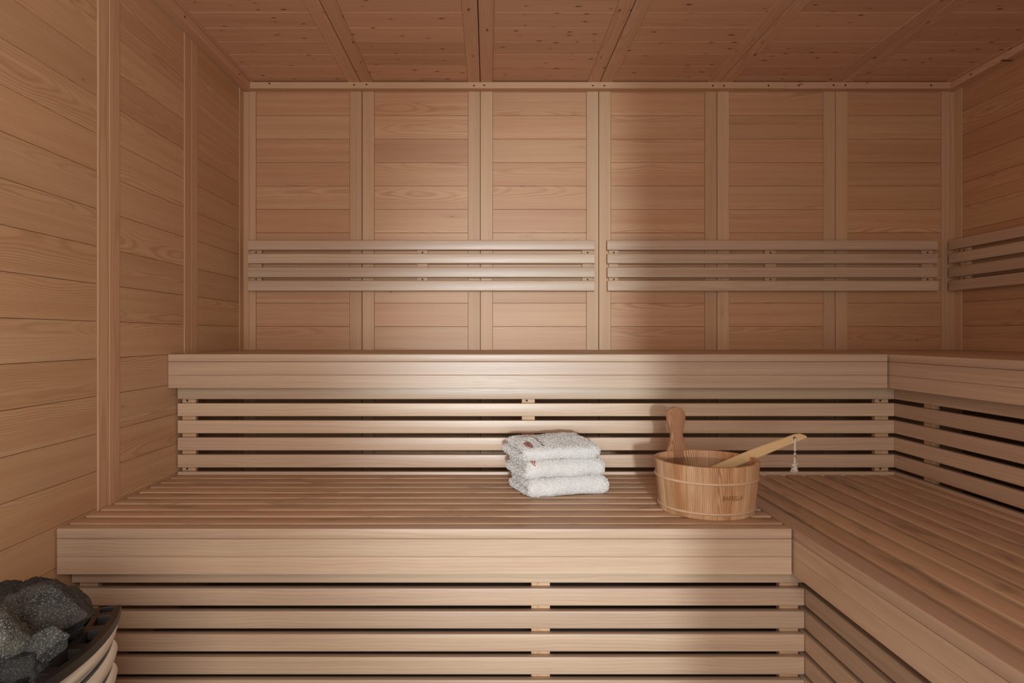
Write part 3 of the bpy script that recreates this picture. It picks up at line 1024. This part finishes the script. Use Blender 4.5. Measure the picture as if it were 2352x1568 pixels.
tow = [  # seed, centre offset (units), height of base, label
    (3, (0, 0), 0.0, 'bottom towel of the white folded stack on the lower bench'),
    (2, (-4.5, 2.0), 28.0, 'middle towel of the white folded stack, orange emblem half hidden'),
    (5, (-10.5, 3.5), 55.5, 'top towel of the white folded stack with orange fan emblem'),
]
fl = Vector((57.0, 1006.0)); fr_ = Vector((190.0, 1048.0))
fd = (fr_ - fl).normalized(); sd = Vector((-fd.y, fd.x))
c2 = fl + fd * 74 + sd * 48
lens = {3: 138.0, 2: 135.0, 5: 131.0}
for seed, offs, zb, lab in tow:
    me = towel_mesh(seed, L=lens[seed])
    c = c2 + fd * offs[0] + sd * offs[1]
    m = Matrix.Translation(W(c.x, c.y, ZL + zb + 0.2)) @ Matrix.Rotation(math.atan2(fd.y, fd.x), 4, 'Z')
    o = link('folded_towel', me, m, None)
    tag(o, lab, 'towel', 'white towels stacked on the lower bench')
    pm = link('terry_pile', pile_mesh(me, 15000, seed), m, o)
    tag(pm, kind='stuff')
    if seed != 3:
        # emblem near the left end of the upper face
        ex, ey = (-42.0, -28.0) if seed == 5 else (-48.0, -36.0)
        k2 = 1.0 if seed == 5 else 0.75
        polys = [[(ex - y * k2, ey + x * 1.15 * k2) for (x, y) in q] for q in fan_polys()]
        v, f = conform(me, polys, 0.9)
        tag(link('emblem', mesh_of('emblem', v, f, M['emblem']), m, o), 'orange fan emblem')
    if seed == 5:
        random.seed(11)
        polys = []
        # worn embroidered lettering beside the emblem, running front to back
        for i in range(9):
            yy = -36 + i * 6.6; xx = -28 + i * 0.3
            for s in range(2):
                a0 = random.uniform(0, 3.1); l_ = 1.7; w_ = 0.6
                cx_, cy_ = xx + random.uniform(-1.2, 1.2), yy + random.uniform(-1, 1)
                dx, dy = math.cos(a0), math.sin(a0)
                polys.append([(cx_ - dx * l_ - dy * w_, cy_ - dy * l_ + dx * w_), (cx_ + dx * l_ - dy * w_, cy_ + dy * l_ + dx * w_),
                              (cx_ + dx * l_ + dy * w_, cy_ + dy * l_ - dx * w_), (cx_ - dx * l_ + dy * w_, cy_ - dy * l_ - dx * w_)])
        v, f = conform(me, polys, 0.9)
        link('embroidery', mesh_of('embroidery', v, f, M['thread']), m, o)

# ------------------------------------------------------------------ heater
HX, HY, HR = -536.0, 500.0, 229.0       # centre of the curved front
ZR = -243.0                             # top of the cast rim
HXB = -545.0                            # back of the heater, near the left wall
heater = empty('sauna_heater', W(-430, 500, FLOOR), 'sauna heater with a black cast rim and curved pale metal bands, by the left wall', 'heater')
AH = math.asin(100.0 / HR)
def hp_(r, a, z): return W(HX + r * math.cos(a), HY + r * math.sin(a), z)
# rim: plate divided into cells around the holes, built as one casting
hole_ang = [(-3.4, 3.7), (6.3, 12.6), (15.2, 20.4), (22.6, 26.0), (-12.4, -6.1), (-20.2, -15.0), (-25.8, -22.4)]
hole_ang.sort()
def rim_casting():
    rr = [194.0, 198.5, 207.0, 211.5, 221.5, 227.5]
    bp = [-math.degrees(AH) ]
    for a0, a1 in hole_ang: bp += [a0, a1]
    bp.append(math.degrees(AH))
    # subdivide for roundness
    angs = []
    for i in range(len(bp) - 1):
        n = 3 if i % 2 else 2
        for k in range(n): angs.append((bp[i] + (bp[i + 1] - bp[i]) * k / n, i % 2 == 1))
    angs.append((bp[-1], False))
    bm = bmesh.new()
    zt, zb = ZR, ZR - 7.5
    def col_(a, r, z): 
        a = math.radians(a)
        # keep the ends on the straight sides
        return hp_(r, a, z)
    top, bot = {}, {}
    for ia, (a, h) in enumerate(angs):
        for ir, r in enumerate(rr):
            top[ia, ir] = bm.verts.new(col_(a, r, zt))
            bot[ia, ir] = bm.verts.new(col_(a, r, zb))
    cells = {}
    for ia in range(len(angs) - 1):
        for ir in range(len(rr) - 1):
            is_hole = angs[ia][1] and ir in (3, 1)
            cells[ia, ir] = not is_hole
    NA, NR = len(angs) - 1, len(rr) - 1
    for (ia, ir), solid in cells.items():
        if not solid: continue
        bm.faces.new((top[ia, ir], top[ia + 1, ir], top[ia + 1, ir + 1], top[ia, ir + 1]))
        bm.faces.new((bot[ia, ir], bot[ia, ir + 1], bot[ia + 1, ir + 1], bot[ia + 1, ir]))
        for (da, dr, e0, e1) in ((-1, 0, (ia, ir), (ia, ir + 1)), (1, 0, (ia + 1, ir), (ia + 1, ir + 1)),
                                 (0, -1, (ia, ir), (ia + 1, ir)), (0, 1, (ia, ir + 1), (ia + 1, ir + 1))):
            nb = cells.get((ia + da, ir + dr), False)
            if not nb:
                bm.faces.new((top[e0], top[e1], bot[e1], bot[e0]))
    bmesh.ops.recalc_face_normals(bm, faces=bm.faces)
    me = bpy.data.meshes.new('rim'); 
    c = W(-330, 500, ZR)
    for v_ in bm.verts: v_.co -= c
    bm.to_mesh(me); bm.free()
    me.materials.append(M['iron'])
    return me, c
rim_me, rc = rim_casting()
rim = link('rim', rim_me, Matrix.Translation(rc), heater)
bv = rim.modifiers.new('soft_edges', 'BEVEL'); bv.width = 1.1 * U; bv.segments = 2; bv.limit_method = 'ANGLE'; bv.angle_limit = math.radians(40)
# straight sides and back of the rim
xa = HX + 227.5 * math.cos(AH)
def iron_bar(x0, x1, y0, y1, z0, z1, nm='rim_bar'):
    v, f = box_vf(W(x0, y0, z0), W(x1, y1, z1)); return world_mesh(nm, v, f, M['iron'], heater)
xin = HX + 194 * math.cos(math.radians(25.9)) + 4
iron_bar(HXB, xin, 588, 600, ZR - 7.5, ZR)
iron_bar(HXB, xin, 400, 412, ZR - 7.5, ZR)
iron_bar(HXB, HXB + 12, 412, 588, ZR - 7.5, ZR)
# inner stone basket wall, black
def arc_wall(name, r, z0, z1, mat, thick=2.0, bulge=0.0, nseg=24, parent=heater, ah=AH):
    vs, fs = [], []
    prof = []
    K = 7
    for i in range(K + 1):
        s = i / K
        prof.append((r + bulge * (1 - (2 * s - 1) ** 2) - thick * 0, z0 + (z1 - z0) * s))
    for i in range(K, -1, -1):
        s = i / K
        prof.append((r - thick, z0 + (z1 - z0) * s))
    n = len(prof)
    for j in range(nseg + 1):
        a = -ah + 2 * ah * j / nseg
        for (q, z) in prof: vs.append(hp_(q, a, z))
    for j in range(nseg):
        for k in range(n):
            k2 = (k + 1) % n
            fs.append((j * n + k, (j + 1) * n + k, (j + 1) * n + k2, j * n + k2))
    fs.append(tuple(range(n))); fs.append(tuple(nseg * n + k for k in range(n - 1, -1, -1)))
    return world_mesh(name, vs, fs, mat, parent, smooth=False)
arc_wall('basket', 193.5, -400, ZR - 7.6, M['heater_core'], 3.0)
v, f = box_vf(W(HXB, 415, -460), W(-352, 585, -330)); world_mesh('core', v, f, M['heater_core'], heater)
# side sheets
for y0, y1 in ((594, 597), (403, 406)):
    v, f = box_vf(W(HXB, y0, -470), W(HX + 214 * math.cos(AH), y1, ZR - 7.6)); world_mesh('side_panel', v, f, M['iron'], heater)
z = ZR - 9.0
for k in range(11):
    b = arc_wall('band', 221.5, z - 15.8, z, M['steel'], 4.0, 3.4, ah=AH * 0.985)
    for p in b.data.polygons: p.use_smooth = True
    b.data.set_sharp_from_angle(angle=math.radians(35))
    z -= 20.2
arc_wall('inner_shell', 214, -470, ZR - 9, M['heater_core'], 3.0)
for x_, y_ in ((-520, 425), (-520, 575), (-370, 425), (-370, 575)):
    v, f = tube_vf([W(x_, y_, FLOOR), W(x_, y_, -455)], 7 * U, 12); world_mesh('foot', v, f, M['iron'], heater)

# stones
def stone_mesh(seed, rx, ry, rz, planes=17, sub=5, sharp=0.75):
    random.seed(seed)
    ns = []
    for i in range(planes):
        n_ = Vector((random.gauss(0, 1), random.gauss(0, 1), random.gauss(0, 1))).normalized()
        ns.append((n_, random.uniform(0.74, 1.0)))
    bm = bmesh.new()
    bmesh.ops.create_icosphere(bm, subdivisions=sub, radius=1.0)
    off = Vector((seed * 1.37, seed * 2.11, seed * 0.73))
    for v_ in bm.verts:
        d = v_.co.normalized()
        acc = 0.0
        for n_, h in ns:
            c_ = n_.dot(d)
            if c_ > 0.05: acc += (c_ / h) ** 26
        r = 1.0 / max(acc, 1e-6) ** (1 / 26.0)
        r = min(r, 1.25)
        p = d * r
        nz = noise.noise(p * 1.6 + off) * 0.09 + noise.noise(p * 4.2 + off) * 0.055 + noise.noise(p * 11 + off) * 0.03 + noise.noise(p * 26 + off) * 0.014
        p *= 1 + nz
        v_.co = Vector((p.x * rx * U, p.y * ry * U, p.z * rz * U))
    me = bpy.data.meshes.new('stone'); bm.to_mesh(me); bm.free()
    me.materials.append(M['stone'])
    for p in me.polygons: p.use_smooth = True
    return me
def at(px, py, y): return W((px - 1121.5) * y / F, y, -(py - 770) * y / F)
GS = 'dark stones piled on the heater'
def stone(seed, c, rx, ry, rz, rot, label, tint=1.0, sub=5):
    m = Matrix.Translation(c) @ Matrix.Rotation(rot[2], 4, 'Z') @ Matrix.Rotation(rot[1], 4, 'Y') @ Matrix.Rotation(rot[0], 4, 'X')
    o = link('sauna_stone', stone_mesh(seed, rx, ry, rz, sub=sub), m)
    if isinstance(tint, tuple): o.color = (*tint, 1)
    else: o.color = (tint, tint, tint, 1)
    tag(o, label, 'stone', GS)
    return o
stone(12, at(110, 1406, 540), 35, 24, 19, (0.1, 0.12, 0.1), 'largest dark speckled stone, topmost of the heater pile', 1.15)
stone(22, at(12, 1376, 575), 25, 22, 17, (0.2, 0.1, 0.3), 'nearly black stone at the far left of the heater pile', 0.55)
stone(33, at(4, 1466, 478), 21, 20, 16, (0.1, 0.55, 0.2), 'pale grey rounded stone at the left picture edge', (2.3, 2.35, 2.15))
stone(44, at(86, 1492, 492), 26, 13, 11, (0.2, -0.62, 0.15), 'long grey stone sloping beside the cast rim holes', 1.25)
stone(55, at(-8, 1520, 478), 13, 12, 11, (0.1, 0.1, 0.1), 'small grey-green stone low at the left picture edge', (1.9, 2.1, 1.9))
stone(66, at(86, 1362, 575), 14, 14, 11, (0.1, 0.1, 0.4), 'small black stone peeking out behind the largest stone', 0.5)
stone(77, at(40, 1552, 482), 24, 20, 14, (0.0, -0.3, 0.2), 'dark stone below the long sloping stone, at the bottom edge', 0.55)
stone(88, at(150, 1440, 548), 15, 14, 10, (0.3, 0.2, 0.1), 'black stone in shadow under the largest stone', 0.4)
random.seed(9)
kk = 0
for ix in range(5):
    for iy in range(4):
        x_ = -520 + ix * 37 + random.uniform(-3, 3); y_ = 437 + iy * 41 + random.uniform(-3, 3)
        for lay in range(2):
            if lay == 1 and x_ > -410: continue
            kk += 1
            c = W(x_, y_, -288 + lay * 33 + random.uniform(-3, 3))
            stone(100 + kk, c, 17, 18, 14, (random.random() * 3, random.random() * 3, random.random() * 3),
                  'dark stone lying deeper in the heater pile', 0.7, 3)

for o in bpy.data.objects:
    if o.type == 'MESH' and len(o.data.materials) == 0:
        o.data.materials.append(M['backing'])
